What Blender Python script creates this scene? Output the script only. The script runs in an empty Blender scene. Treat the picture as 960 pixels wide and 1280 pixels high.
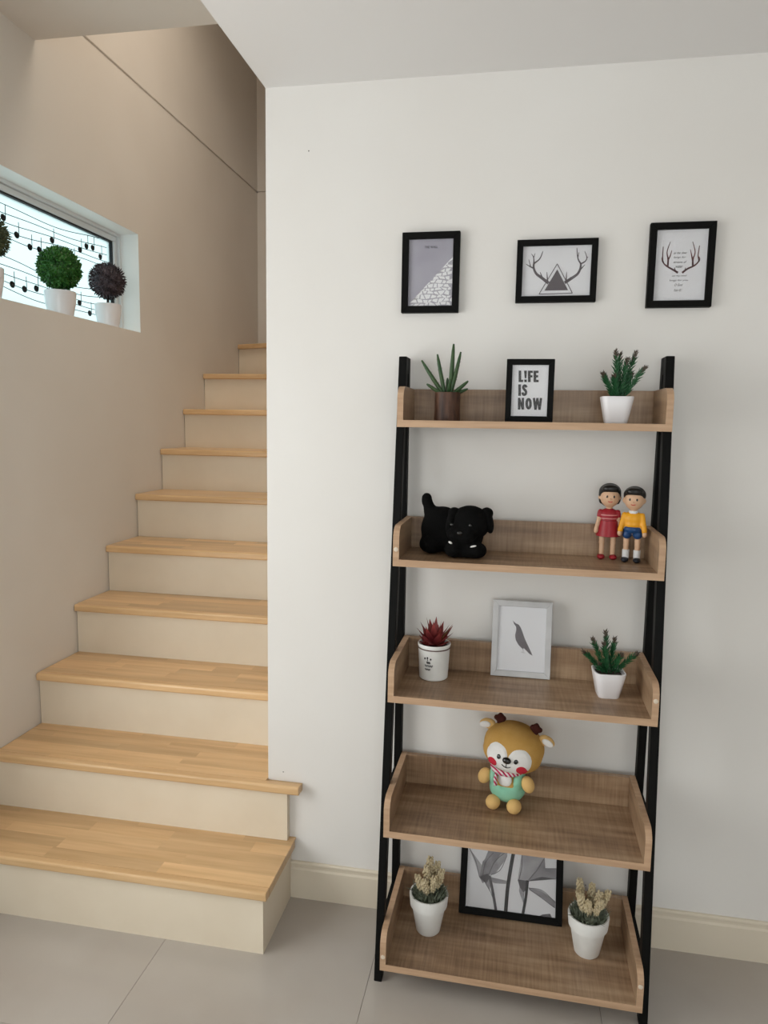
import bpy, bmesh, math, random
from mathutils import Vector, Matrix
random.seed(7)
PI = math.pi
S = bpy.context.scene
COL = S.collection

# ------------------------------------------------------------------ camera
YAW, PITCH, ROLL, FPX = 0.17976, 0.12492, 0.01653, 885.33
CAM = Vector((0.7345, -2.0475, 1.5288))
fwd0 = Vector((-math.sin(YAW), math.cos(YAW), 0)); rt0 = Vector((math.cos(YAW), math.sin(YAW), 0)); up0 = Vector((0, 0, 1))
fw = fwd0*math.cos(PITCH) - up0*math.sin(PITCH)
u2 = up0*math.cos(PITCH) + fwd0*math.sin(PITCH)
rt = rt0*math.cos(ROLL) + u2*math.sin(ROLL)
up = u2*math.cos(ROLL) - rt0*math.sin(ROLL)
cd = bpy.data.cameras.new('camera'); cam = bpy.data.objects.new('camera', cd); COL.objects.link(cam)
M4 = Matrix((rt, up, -fw)).transposed().to_4x4(); M4.translation = CAM
cam.matrix_world = M4
cd.sensor_fit = 'VERTICAL'; cd.sensor_height = 36; cd.sensor_width = 27; cd.lens = FPX/1280*36
cd.clip_start = 0.02
S.camera = cam

# ------------------------------------------------------------------ world, lights, exposure
w = bpy.data.worlds.new('sky'); S.world = w; w.use_nodes = True
bg = w.node_tree.nodes['Background']; bg.inputs[0].default_value = (0.86, 0.97, 1.0, 1); bg.inputs[1].default_value = 2.4
vs = S.view_settings
vs.view_transform = 'Standard'; vs.look = 'None'; vs.exposure = 0.0; vs.gamma = 1; vs.use_curve_mapping = False

def area(name, loc, rot, sx, sy, power, col):
    l = bpy.data.lights.new(name, 'AREA'); l.shape = 'RECTANGLE'; l.size = sx; l.size_y = sy; l.energy = power; l.color = col
    o = bpy.data.objects.new(name, l); COL.objects.link(o); o.location = loc; o.rotation_euler = rot
    return o
# daylight through the large window in the left wall and the window behind the camera
area('side_window_daylight', (-1.16, -1.35, 1.37), (0, -PI/2, 0), 1.6, 1.65, 19, (1.0, 0.91, 0.83))
area('rear_window_daylight', (0.9, -4.66, 1.45), (PI/2, 0, 0), 2.2, 1.5, 12.5, (1.0, 0.95, 0.90))
# added warm fill, unseen high in the stairwell, to brighten treads and risers
area('stairwell_fill', (-0.32, 0.80, 4.25), (0, 0, 0), 0.5, 0.8, 9.5, (1.0, 0.88, 0.74)).data.spread = math.radians(122)

# ------------------------------------------------------------------ materials
MATS = {}
def mat(name, col, rough=0.6, col2=None, scale=(4, 4, 4), detail=3, bump=0.0, bscale=60, spec=0.4, metal=0.0, rnd=0.0, sheen=0.0, lo=0.35, hi=0.65):
    if name in MATS: return MATS[name]
    m = bpy.data.materials.new(name); m.use_nodes = True; nt = m.node_tree; b = nt.nodes['Principled BSDF']
    b.inputs['Base Color'].default_value = (*col, 1); b.inputs['Roughness'].default_value = rough
    b.inputs['Specular IOR Level'].default_value = spec; b.inputs['Metallic'].default_value = metal
    if sheen: b.inputs['Sheen Weight'].default_value = sheen
    tc = nt.nodes.new('ShaderNodeTexCoord'); src = None
    if col2:
        mp = nt.nodes.new('ShaderNodeMapping'); mp.inputs['Scale'].default_value = scale
        nt.links.new(tc.outputs['Object'], mp.inputs[0])
        n = nt.nodes.new('ShaderNodeTexNoise'); n.inputs['Scale'].default_value = 1; n.inputs['Detail'].default_value = detail
        nt.links.new(mp.outputs[0], n.inputs['Vector'])
        if rnd:
            oi = nt.nodes.new('ShaderNodeObjectInfo')
            mu = nt.nodes.new('ShaderNodeVectorMath'); mu.operation = 'SCALE'; mu.inputs[0].default_value = (7.3, 3.1, 9.7)
            nt.links.new(oi.outputs['Random'], mu.inputs['Scale']); nt.links.new(mu.outputs[0], mp.inputs['Location'])
        r = nt.nodes.new('ShaderNodeValToRGB'); r.color_ramp.elements[0].position = lo; r.color_ramp.elements[1].position = hi
        r.color_ramp.elements[0].color = (*col, 1); r.color_ramp.elements[1].color = (*col2, 1)
        nt.links.new(n.outputs[0], r.inputs[0]); src = r.outputs[0]
    if rnd:
        oi2 = nt.nodes.new('ShaderNodeObjectInfo'); mr = nt.nodes.new('ShaderNodeMapRange')
        mr.inputs['To Min'].default_value = 1-rnd; mr.inputs['To Max'].default_value = 1+rnd
        nt.links.new(oi2.outputs['Random'], mr.inputs[0])
        hs = nt.nodes.new('ShaderNodeHueSaturation'); nt.links.new(mr.outputs[0], hs.inputs['Value'])
        if src: nt.links.new(src, hs.inputs['Color'])
        else: hs.inputs['Color'].default_value = (*col, 1)
        src = hs.outputs[0]
    if src: nt.links.new(src, b.inputs['Base Color'])
    if bump:
        n2 = nt.nodes.new('ShaderNodeTexNoise'); n2.inputs['Scale'].default_value = bscale; n2.inputs['Detail'].default_value = 3
        nt.links.new(tc.outputs['Object'], n2.inputs['Vector'])
        bp = nt.nodes.new('ShaderNodeBump'); bp.inputs['Strength'].default_value = bump; bp.inputs['Distance'].default_value = 0.002
        nt.links.new(n2.outputs[0], bp.inputs['Height']); nt.links.new(bp.outputs[0], b.inputs['Normal'])
    MATS[name] = m
    return m

def shelf_wood(name, grain_axis):
    m = bpy.data.materials.new(name); m.use_nodes = True; nt = m.node_tree; b = nt.nodes['Principled BSDF']
    tc = nt.nodes.new('ShaderNodeTexCoord')
    def noise(sc, det=4):
        mp = nt.nodes.new('ShaderNodeMapping'); mp.inputs['Scale'].default_value = sc; nt.links.new(tc.outputs['Object'], mp.inputs[0])
        n = nt.nodes.new('ShaderNodeTexNoise'); n.inputs['Scale'].default_value = 1; n.inputs['Detail'].default_value = det
        nt.links.new(mp.outputs[0], n.inputs['Vector']); return n.outputs[0]
    g = (3, 34, 34) if grain_axis == 0 else (34, 3, 34)
    s = (170, 9, 9) if grain_axis == 0 else (9, 170, 9)
    bl = (3, 8, 8) if grain_axis == 0 else (8, 3, 8)
    a = noise(g, 6); c = noise(s, 2); d = noise(bl, 3)
    def math_(op, x, y):
        n = nt.nodes.new('ShaderNodeMath'); n.operation = op
        for k, v in ((0, x), (1, y)):
            if isinstance(v, (int, float)): n.inputs[k].default_value = v
            else: nt.links.new(v, n.inputs[k])
        return n.outputs[0]
    t = math_('ADD', math_('MULTIPLY', a, 0.45), math_('ADD', math_('MULTIPLY', c, 0.20), math_('MULTIPLY', d, 0.35)))
    r = nt.nodes.new('ShaderNodeValToRGB'); cr = r.color_ramp
    cr.elements[0].position = 0.33; cr.elements[0].color = (0.145, 0.083, 0.047, 1)
    cr.elements[1].position = 0.66; cr.elements[1].color = (0.50, 0.352, 0.226, 1)
    e = cr.elements.new(0.5); e.color = (0.325, 0.208, 0.124, 1)
    nt.links.new(t, r.inputs[0]); nt.links.new(r.outputs[0], b.inputs['Base Color'])
    b.inputs['Roughness'].default_value = 0.36; b.inputs['Specular IOR Level'].default_value = 0.38
    bp = nt.nodes.new('ShaderNodeBump'); bp.inputs['Strength'].default_value = 0.12; bp.inputs['Distance'].default_value = 0.001
    nt.links.new(c, bp.inputs['Height']); nt.links.new(bp.outputs[0], b.inputs['Normal'])
    MATS[name] = m
    return m

WALL = mat('wall_paint', (0.80, 0.775, 0.745), 0.75, (0.83, 0.81, 0.785), (1.5, 1.5, 1.5), bump=0.08, bscale=90, spec=0.25)
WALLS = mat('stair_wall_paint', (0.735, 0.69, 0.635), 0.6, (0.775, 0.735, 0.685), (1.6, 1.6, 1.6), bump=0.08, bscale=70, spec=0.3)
CEIL = mat('ceiling_paint', (0.80, 0.785, 0.775), 0.8, spec=0.2)
CREAM = mat('cream_paint', (0.78, 0.68, 0.54), 0.5, (0.82, 0.725, 0.585), (5, 5, 5), bump=0.05, spec=0.35)
SKIRT = mat('skirting_paint', (0.76, 0.68, 0.555), 0.5, spec=0.35)
TILE = mat('floor_tile', (0.45, 0.405, 0.36), 0.16, (0.49, 0.45, 0.41), (3, 3, 3), spec=0.5)
GROUT = mat('grout', (0.33, 0.30, 0.265), 0.9)
TREAD = mat('rubberwood', (0.60, 0.38, 0.185), 0.30, (0.76, 0.51, 0.275), (3, 38, 38), 5, rnd=0.16, spec=0.5, lo=0.3, hi=0.7)
WX = shelf_wood('oak_board', 0); WY = shelf_wood('oak_side', 1)
EDGE = mat('oak_edge', (0.47, 0.30, 0.185), 0.5, (0.56, 0.37, 0.235), (6, 90, 90), 3)
BLACK = mat('black_metal', (0.005, 0.005, 0.0047), 0.55, spec=0.10)
BFRAME = mat('black_frame', (0.004, 0.004, 0.0037), 0.55, spec=0.10)
SILVER = mat('silver_frame', (0.52, 0.52, 0.53), 0.45, (0.60, 0.60, 0.61), (20, 20, 20), spec=0.4)
PAPER = mat('paper', (0.72, 0.72, 0.75), 0.8)
PAPERG = mat('paper_grey', (0.335, 0.325, 0.385), 0.8, (0.40, 0.39, 0.45), (9, 9, 9))
INK = mat('ink', (0.035, 0.032, 0.034), 0.8)
INKG = mat('ink_grey', (0.11, 0.095, 0.105), 0.8)
INKR = mat('ink_reddish', (0.15, 0.055, 0.055), 0.8, (0.07, 0.035, 0.04), (60, 60, 60))
INKW = mat('ink_white', (0.78, 0.78, 0.80), 0.8)
G1 = mat('grey_petal_light', (0.42, 0.41, 0.43), 0.8, (0.28, 0.27, 0.29), (30, 30, 30))
G2 = mat('grey_petal_mid', (0.20, 0.19, 0.205), 0.8, (0.30, 0.29, 0.31), (30, 30, 30))
G3 = mat('grey_petal_dark', (0.075, 0.07, 0.078), 0.8, (0.13, 0.12, 0.13), (30, 30, 30))
WPOT = mat('white_ceramic', (0.82, 0.80, 0.82), 0.25, spec=0.5)
WCLAY = mat('white_clay', (0.80, 0.80, 0.78), 0.6, (0.86, 0.86, 0.84), (20, 20, 20), bump=0.15, bscale=150)
SOIL = mat('soil', (0.03, 0.022, 0.018), 0.9, (0.07, 0.05, 0.04), (90, 90, 90), bump=0.6, bscale=200)
GREEN = mat('needle_green', (0.012, 0.075, 0.026), 0.5, (0.03, 0.14, 0.05), (60, 60, 60))
GTIP = mat('needle_brown_tip', (0.07, 0.055, 0.04), 0.55, (0.11, 0.075, 0.055), (60, 60, 60))
ALOE = mat('aloe_green', (0.02, 0.065, 0.022), 0.45, (0.055, 0.10, 0.035), (20, 20, 20))
BARK = mat('bark_pot', (0.028, 0.011, 0.007), 0.5, (0.11, 0.05, 0.028), (70, 70, 14), 4, bump=0.8, bscale=90)
RED = mat('red_succulent', (0.11, 0.012, 0.016), 0.42, (0.30, 0.05, 0.045), (24, 24, 24))
REDY = mat('yellow_tipped_leaf', (0.36, 0.26, 0.10), 0.45, (0.25, 0.05, 0.04), (14, 14, 14))
SAGE = mat('sage_leaf', (0.075, 0.095, 0.06), 0.6, (0.20, 0.225, 0.165), (70, 70, 70))
BUFF = mat('buff_flower', (0.56, 0.46, 0.28), 0.7, (0.70, 0.60, 0.41), (80, 80, 80))
PLUSHK = mat('black_plush', (0.004, 0.004, 0.004), 0.95, bump=0.9, bscale=220, spec=0.1)
EYEK = mat('eye_black', (0.006, 0.006, 0.006), 0.15, spec=0.6)
WHITEF = mat('white_felt', (0.80, 0.78, 0.76), 0.9, bump=0.3, bscale=250, spec=0.15)
TAN = mat('tan_plush', (0.50, 0.285, 0.075), 0.9, (0.56, 0.33, 0.10), (20, 20, 20), bump=0.4, bscale=260, spec=0.15)
TANL = mat('pale_tan_plush', (0.74, 0.48, 0.19), 0.9, bump=0.4, bscale=260, spec=0.15)
MINT = mat('mint_plush', (0.26, 0.56, 0.40), 0.9, (0.30, 0.60, 0.44), (20, 20, 20), bump=0.4, bscale=260, spec=0.15)
BROWNP = mat('dark_brown_plush', (0.055, 0.014, 0.010), 0.9, bump=0.3, bscale=260, spec=0.15)
CHEEK = mat('red_felt', (0.55, 0.03, 0.05), 0.85, spec=0.15)
SKIN = mat('figurine_skin', (0.66, 0.42, 0.27), 0.45)
HAIR = mat('figurine_hair', (0.012, 0.011, 0.010), 0.35)
FRED = mat('figurine_red', (0.33, 0.014, 0.025), 0.4)
FPINK = mat('figurine_pink', (0.62, 0.22, 0.22), 0.45)
FYEL = mat('figurine_yellow', (0.80, 0.36, 0.012), 0.4)
FBLUE = mat('figurine_blue', (0.010, 0.055, 0.17), 0.4)
FWHITE = mat('figurine_white', (0.75, 0.75, 0.75), 0.45)
FNAVY = mat('figurine_navy', (0.010, 0.013, 0.022), 0.4)
ALU = mat('window_aluminium', (0.78, 0.81, 0.83), 0.4, metal=0.0, spec=0.5)
GASKET = mat('window_gasket', (0.012, 0.013, 0.015), 0.6)
BOXG = mat('boxwood_green', (0.010, 0.065, 0.008), 0.45, (0.05, 0.19, 0.03), (40, 40, 40))
BOXP = mat('purple_leaf', (0.016, 0.010, 0.014), 0.6, (0.10, 0.075, 0.088), (50, 50, 50))
BOXO = mat('olive_leaf', (0.030, 0.045, 0.020), 0.6, (0.11, 0.13, 0.06), (50, 50, 50))
STEMM = mat('dark_stem', (0.015, 0.011, 0.008), 0.7)
CAPM = mat('screw_cap_cream', (0.72, 0.62, 0.50), 0.4)
STAIN = mat('plaster_mark', (0.16, 0.15, 0.14), 0.9)

def glass_mat():
    m = bpy.data.materials.new('frosted_window_film'); m.use_nodes = True; nt = m.node_tree; nt.nodes.clear()
    o = nt.nodes.new('ShaderNodeOutputMaterial'); tr = nt.nodes.new('ShaderNodeBsdfTransparent'); tl = nt.nodes.new('ShaderNodeBsdfTranslucent')
    tl.inputs[0].default_value = (0.72, 0.80, 0.79, 1); tr.inputs[0].default_value = (0.62, 0.66, 0.66, 1)
    mx = nt.nodes.new('ShaderNodeMixShader'); mx.inputs[0].default_value = 0.55
    nt.links.new(tr.outputs[0], mx.inputs[1]); nt.links.new(tl.outputs[0], mx.inputs[2]); nt.links.new(mx.outputs[0], o.inputs[0])
    return m
def glaze_mat():
    m = bpy.data.materials.new('picture_glazing'); m.use_nodes = True; nt = m.node_tree; nt.nodes.clear()
    o = nt.nodes.new('ShaderNodeOutputMaterial'); tr = nt.nodes.new('ShaderNodeBsdfTransparent'); gl = nt.nodes.new('ShaderNodeBsdfGlossy')
    gl.inputs['Roughness'].default_value = 0.30
    mx = nt.nodes.new('ShaderNodeMixShader'); mx.inputs[0].default_value = 0.015
    nt.links.new(tr.outputs[0], mx.inputs[1]); nt.links.new(gl.outputs[0], mx.inputs[2]); nt.links.new(mx.outputs[0], o.inputs[0])
    return m
FILM = glass_mat(); GLAZE = glaze_mat()

# ------------------------------------------------------------------ mesh helpers
def box(bm, x0, x1, y0, y1, z0, z1, mi=0):
    v = [bm.verts.new((x, y, z)) for z in (z0, z1) for y in (y0, y1) for x in (x0, x1)]
    for f in ((0, 2, 3, 1), (4, 5, 7, 6), (0, 1, 5, 4), (2, 6, 7, 3), (0, 4, 6, 2), (1, 3, 7, 5)):
        bm.faces.new([v[i] for i in f]).material_index = mi
    return bm
def new(): return bmesh.new()
def mk(*a): return box(new(), *a)
def prism(bm, pts, axis, a0, a1, mi=0):
    """polygon pts (p,q) extruded along axis; axis 0: (p,q)=(y,z); 1: (x,z); 2: (x,y)"""
    def P(p, q, a): return ((a, p, q), (p, a, q), (p, q, a))[axis]
    A = [bm.verts.new(P(p, q, a0)) for p, q in pts]; Bv = [bm.verts.new(P(p, q, a1)) for p, q in pts]; n = len(pts)
    bm.faces.new(A).material_index = mi; bm.faces.new(Bv[::-1]).material_index = mi
    for i in range(n): bm.faces.new((A[i], Bv[i], Bv[(i+1) % n], A[(i+1) % n])).material_index = mi
    return bm
def lathe(bm, prof, n=28, mi=0, c=(0, 0, 0), sq=None):
    """profile [(r,z)]; sq = superellipse exponent for square-ish pots"""
    rings = []
    for r, z in prof:
        ring = []
        for k in range(n):
            a = 2*PI*k/n; ca, sa = math.cos(a), math.sin(a)
            if sq: q = (abs(ca)**sq + abs(sa)**sq)**(-1/sq)
            else: q = 1
            ring.append(bm.verts.new((c[0]+r*q*ca, c[1]+r*q*sa, c[2]+z)))
        rings.append(ring)
    for A, Bv in zip(rings, rings[1:]):
        for k in range(n): bm.faces.new((A[k], A[(k+1) % n], Bv[(k+1) % n], Bv[k])).material_index = mi
    bm.faces.new(rings[0][::-1]).material_index = mi; bm.faces.new(rings[-1]).material_index = mi
    return bm
def tube(bm, pts, rad, n=8, mi=0, flat=1.0):
    pts = [Vector(p) for p in pts]
    if isinstance(rad, (int, float)): rad = [rad]*len(pts)
    rings = []; ref = None
    for i, p in enumerate(pts):
        t = (pts[min(i+1, len(pts)-1)] - pts[max(i-1, 0)]).normalized()
        if ref is None: ref = Vector((0, 0, 1)) if abs(t.z) < 0.9 else Vector((1, 0, 0))
        a = t.cross(ref).normalized(); b2 = a.cross(t).normalized(); ref = b2
        rings.append([bm.verts.new(p + (a*math.cos(2*PI*k/n) + b2*flat*math.sin(2*PI*k/n))*rad[i]) for k in range(n)])
    for A, Bv in zip(rings, rings[1:]):
        for k in range(n): bm.faces.new((A[k], A[(k+1) % n], Bv[(k+1) % n], Bv[k])).material_index = mi
    bm.faces.new(rings[0][::-1]).material_index = mi; bm.faces.new(rings[-1]).material_index = mi
    return bm
def ell(bm, c, r, rot=(0, 0, 0), seg=18, ring=12, mi=0):
    from mathutils import Euler
    m = Matrix.Translation(c) @ Euler(rot).to_matrix().to_4x4() @ Matrix.Diagonal((*r, 1))
    g = bmesh.ops.create_uvsphere(bm, u_segments=seg, v_segments=ring, radius=1, matrix=m)
    for v in g['verts']:
        for f in v.link_faces: f.material_index = mi
    return bm
def link(name, me, parent=None):
    o = bpy.data.objects.new(name, me); COL.objects.link(o)
    if parent: o.parent = parent
    return o
def obj(name, bm, m, parent=None, smooth=False, bevel=0.0, seg=2):
    bmesh.ops.recalc_face_normals(bm, faces=bm.faces)
    me = bpy.data.meshes.new(name); bm.to_mesh(me); bm.free()
    for mm in (m if isinstance(m, (list, tuple)) else [m]): me.materials.append(mm)
    if smooth:
        for p in me.polygons: p.use_smooth = True
    o = link(name, me, parent)
    if bevel:
        b = o.modifiers.new('bevel', 'BEVEL'); b.width = bevel; b.segments = seg; b.limit_method = 'ANGLE'
    if smooth == 'auto':
        e = o.modifiers.new('split', 'EDGE_SPLIT'); e.split_angle = math.radians(40)
    return o
def blob(name, ells, vox, m, parent, it=6):
    """several ellipsoids fused into one continuous skin"""
    bm = new()
    for e in ells: ell(bm, *e)
    me = bpy.data.meshes.new('tmp'); bm.to_mesh(me); bm.free()
    t = bpy.data.objects.new('tmp', me); COL.objects.link(t)
    r = t.modifiers.new('r', 'REMESH'); r.mode = 'VOXEL'; r.voxel_size = vox
    s = t.modifiers.new('s', 'SMOOTH'); s.iterations = it; s.factor = 0.5
    dg = bpy.context.evaluated_depsgraph_get(); me2 = bpy.data.meshes.new_from_object(t.evaluated_get(dg))
    bpy.data.objects.remove(t); bpy.data.meshes.remove(me)
    me2.name = name; me2.materials.clear(); me2.materials.append(m)
    for p in me2.polygons: p.use_smooth = True
    return link(name, me2, parent)
def thing(name, label, cat, loc=(0, 0, 0), rz=0, group=None):
    o = bpy.data.objects.new(name, None); COL.objects.link(o); o.empty_display_size = 0.05
    o.location = loc; o.rotation_euler = (0, 0, rz); o['label'] = label; o['category'] = cat
    if group: o['group'] = group
    return o
def struct(o): o['kind'] = 'structure'; return o

# ------------------------------------------------------------------ the room
XL = -0.9672; H1 = 2.4674; H2 = 2.8359; YO = 0.3451; YB = 2.5317; ZG = 2.998; XR = 2.7; YF = -4.6; TOP = 5.2
# floor with its tiles
fl = struct(obj('floor', mk(XL-0.15, XR+0.1, YF-0.1, YB, -0.12, -0.004), GROUT))
TS = 0.62
tile_me = None
for i in range(-3, 5):
    for j in range(-8, 1):
        x0 = 0.394 + i*TS; y0 = j*TS
        if x0 + TS < XL or x0 > XR: continue
        if tile_me is None:
            t = obj('tile', mk(0.0006, TS-0.0006, 0.0006, TS-0.0006, -0.004, 0), TILE, fl); tile_me = t.data
        else: t = link('tile', tile_me, fl)
        t.location = (x0, y0, 0)
# back wall behind the shelf, with the corner at the stair
wb = new(); box(wb, 0, XR+0.1, 0, 0.10, 0, H1); struct(obj('wall_back', wb, WALL))
struct(obj('wall_stair_right', mk(0.0, 0.10, 0.10, 1.70, 0, TOP), WALLS))
struct(obj('wall_right', mk(XR, XR+0.1, YF, 0, 0, H1), WALL))
# rear wall with a window opening
rw = new()
for a in ((XL, -0.2, 0, H2), (2.0, XR, 0, H1), (-0.2, 2.0, 0, 0.7), (-0.2, 0.0, 2.2, H2), (0.0, 2.0, 2.2, H1)): box(rw, a[0], a[1], YF-0.1, YF, a[2], a[3])
struct(obj('wall_rear', rw, WALL))
# left wall: large window opening near the camera, long high window over the stair, recessed joint line
ys = [YF, -2.2, -0.5, -0.30, 1.0136, YB+0.1]; zs = [0, 0.55, 1.9202, 2.2, 2.3538, ZG-0.006, ZG+0.006, TOP]
lw = new()
for a in range(len(ys)-1):
    for b in range(len(zs)-1):
        y0, y1, z0, z1 = ys[a], ys[a+1], zs[b], zs[b+1]
        if a == 1 and z0 > 0.5 and z1 <= 2.2: continue
        if a == 3 and z0 >= 1.92 and z1 <= 2.36: continue
        if z0 > H2 and y1 <= YO and a < 2: continue
        box(lw, XL-0.15, XL - (0.010 if b == 5 else 0), y0, y1, z0, z1)
bmesh.ops.remove_doubles(lw, verts=lw.verts, dist=1e-5)
struct(obj('wall_left', lw, WALLS))
bw = new()
for z0, z1, d in ((0, ZG-0.006, 0), (ZG-0.006, ZG+0.006, 0.010), (ZG+0.006, TOP, 0)): box(bw, XL, 2.0, YB+d, YB+0.12, z0, z1)
struct(obj('wall_stair_end', bw, WALLS))
cl = new(); box(cl, 0, XR+0.1, YF-0.1, 0.0, H1, H2+0.05); box(cl, 0, XR+0.1, 0.0, 0.1, H1, H2+0.05); struct(obj('ceiling', cl, CEIL))
struct(obj('ceiling_stair_side', mk(XL, 0, YF-0.1, YO, H2, H2+0.15), WALLS))
struct(obj('wall_stairwell_front', mk(XL, 0.1, YO-0.1, YO, H2+0.15, TOP), WALLS))
struct(obj('wall_stairwell_right', mk(1.9, 2.0, 0.1, YB, 0, TOP), WALLS))
struct(obj('wall_stairwell_turn', mk(0.1, 1.9, 1.6, 1.70, 0, TOP), WALLS))
struct(obj('ceiling_stairwell', mk(XL, 2.0, YO-0.1, YB+0.1, TOP, TOP+0.1), CEIL))
# skirting
bbp = [(-0.0005, 0), (-0.010, 0), (-0.010, 0.098), (-0.0065, 0.104), (-0.0065, 0.112), (-0.010, 0.116), (-0.010, 0.121), (-0.007, 0.1245), (-0.0005, 0.1245)]
struct(obj('baseboard_back', prism(new(), bbp, 0, 0.0775, XR), SKIRT))
# frame of the large side window (beside the camera)
df = new()
for a in ((-2.2, -2.15, 0.55, 2.2), (-0.55, -0.5, 0.55, 2.2), (-2.15, -0.55, 2.15, 2.2), (-2.15, -0.55, 0.55, 0.60)): box(df, XL-0.13, XL-0.03, *a)
struct(obj('window_2', df, ALU))
# little marks on the plaster
for px, pz in ((0.128, 2.292), (0.05, 0.42), (0.995, 0.165)):
    m_ = obj('nail_hole', lathe(new(), [(0.002, 0), (0.0012, 0.001)], 8), STAIN, bpy.data.objects['wall_back']); m_.location = (px, 0, pz); m_.rotation_euler = (PI/2, 0, 0)

# window over the stair: frame, gasket, film-covered pane, printed staves and notes
WY0, WY1, WZ0, WZ1 = -0.30, 1.0136, 1.9202, 2.3538
DZ = 0.036   # the bottom rail is sunk behind the sill
def ring(bm, x0, x1, a, t):   # rectangular ring in the YZ plane inset by a, width t
    y0, y1, z0, z1 = WY0+a, WY1-a, WZ0-DZ+a, WZ1-a
    box(bm, x0, x1, y0, y1, z1-t, z1); box(bm, x0, x1, y0, y1, z0, z0+t); box(bm, x0, x1, y0, y0+t, z0+t, z1-t); box(bm, x0, x1, y1-t, y1, z0+t, z1-t)
    return bm
XF = XL - 0.086
win = struct(obj('window_1', ring(new(), XF-0.055, XF, 0, 0.014), ALU))
DZ = 0
obj('reveal_lining', ring(new(), XF, XL-0.0005, -0.0005, 0.0015), mat('reveal_white', (0.90, 0.91, 0.90), 0.5), win)
DZ = 0.036
obj('sash', ring(new(), XF-0.050, XF-0.012, 0.0145, 0.022), ALU, win, bevel=0.003)
obj('gasket', ring(new(), XF-0.045, XF-0.020, 0.0367, 0.006), GASKET, win)
obj('pane', mk(XF-0.036, XF-0.033, WY0+0.0367, WY1-0.0367, WZ0-DZ+0.0367, WZ1-0.0367), FILM, win)
PX = XF - 0.0325
def wav(y, base, k): return base + 0.026*k + 0.016*math.sin(5.2*y+base*7) + 0.006*math.sin(11*y+k)
for base in (2.185, 1.985):
    for k in range(5):
        pts = []; y = WY0+0.05
        while y < WY1-0.045:
            z = wav(y, base, k)
            if WZ0+0.004 < z < WZ1-0.045: pts.append((PX, y, z))
            y += 0.03
        if len(pts) > 3: obj('staff_line', tube(new(), pts, 0.0014, 4), GASKET, win)
random.seed(3)
note_bm = new(); ell(note_bm, (0, 0, 0), (0.0012, 0.0145, 0.0125), seg=12, ring=6); box(note_bm, -0.0008, 0.0008, 0.0115, 0.0135, 0, 0.048)
n0 = obj('music_note', note_bm, GASKET, win); first = True
for base in (2.185, 1.985):
    y = -0.2
    while y < 0.93:
        k = random.choice((-0.5, 0, 0.5, 1, 1.5, 2, 2.5)); z = wav(y, base, k)
        if WZ0+0.02 < z < WZ1-0.062:
            n = n0 if first else link('music_note', n0.data, win); first = False
            n.location = (PX, y, z)
        y += random.uniform(0.045, 0.085)

# ------------------------------------------------------------------ staircase
st = thing('staircase', 'pale wooden staircase with cream risers climbing beside the left wall', 'staircase', (0, 0, 0))
HS = 0.198
NY = {1: -0.284, 2: -0.0444, 3: 0.1934, 4: 0.4359, 5: 0.6705, 6: 0.9208, 7: 1.1641, 8: 1.4163, 9: 1.6654}
TZ = {i: HS*i for i in range(1, 10)}; TZ[1] = 0.204
OV = 0.0186; TH = 0.028
X0 = XL + 0.0028
def nosing_prof(y, z, d, t=TH):
    r = 0.007
    return [(y+d, z-t), (y+0.004, z-t), (y, z-t+0.004), (y, z-r), (y+0.002, z-0.002), (y+r, z), (y+d, z)]
for i in range(1, 10):
    y0 = NY[i]; z = TZ[i]
    yb = (NY[i+1] + OV) if i < 9 else 2.50
    xr = {1: 0.093, 2: 0.114}.get(i, -0.001)
    nd = 0.026
    if i <= 5:
        core = new()
        if i == 2:
            box(core, X0, xr, y0+nd, -0.001, z-TH, z-0.006); box(core, X0, -0.001, -0.001, yb+0.012, z-TH, z-0.006)
        else: box(core, X0, xr, y0+nd, min(yb+0.012, -0.001) if i == 1 else yb+0.012, z-TH, z-0.006)
        if i == 1: pass
        tr = obj('tread', core, TREAD, st)
        obj('nosing', prism(new(), nosing_prof(y0, z, nd), 0, X0, xr), TREAD, tr, bevel=0.002)
        rng = random.Random(20+i)
        ye = -0.001 if i == 1 else yb
        rows = 5; rw_ = (ye - y0 - nd)/rows
        for r in range(rows):
            ya = y0+nd+r*rw_; yz = ya+rw_
            xe = xr if (yz <= 0.0005) else min(xr, -0.001)
            if i == 2 and ya < -0.001 < yz: yz = -0.001
            x = X0 - rng.uniform(0, 0.3)
            while x < xe-0.01:
                x2 = x + rng.uniform(0.22, 0.46)
                if xe - x2 < 0.07: x2 = xe
                a, b = max(x, X0), min(x2, xe)
                if b-a > 0.004: obj('stave', mk(a+0.0001, b-0.0001, ya+0.0001, yz-0.0001, z-0.006, z), TREAD, tr)
                x = x2
        if i == 2:   # the strip between the wall line and the next stave row
            obj('stave', mk(X0, -0.001, -0.001, y0+nd+rw_, z-0.006, z), TREAD, tr)
    else:
        obj('tread', prism(new(), nosing_prof(y0, z, yb+0.012-y0), 0, X0, xr), TREAD, st, bevel=0.0015)
    zb = TZ[i-1] if i > 1 else 0.0
    rx = {1: 0.0775, 2: 0.0713}.get(i, -0.001)
    rb = new()
    if i == 2: box(rb, X0, rx, y0+OV, -0.001, zb, z-TH)
    else: box(rb, X0, rx, y0+OV, y0+OV+0.015, zb, z-TH)
    obj('riser', rb, CREAM, st)
    if i == 1: obj('side_panel', mk(0.0775-0.012, 0.0775, y0+OV+0.015, -0.0005, 0, z-TH), CREAM, st)
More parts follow.
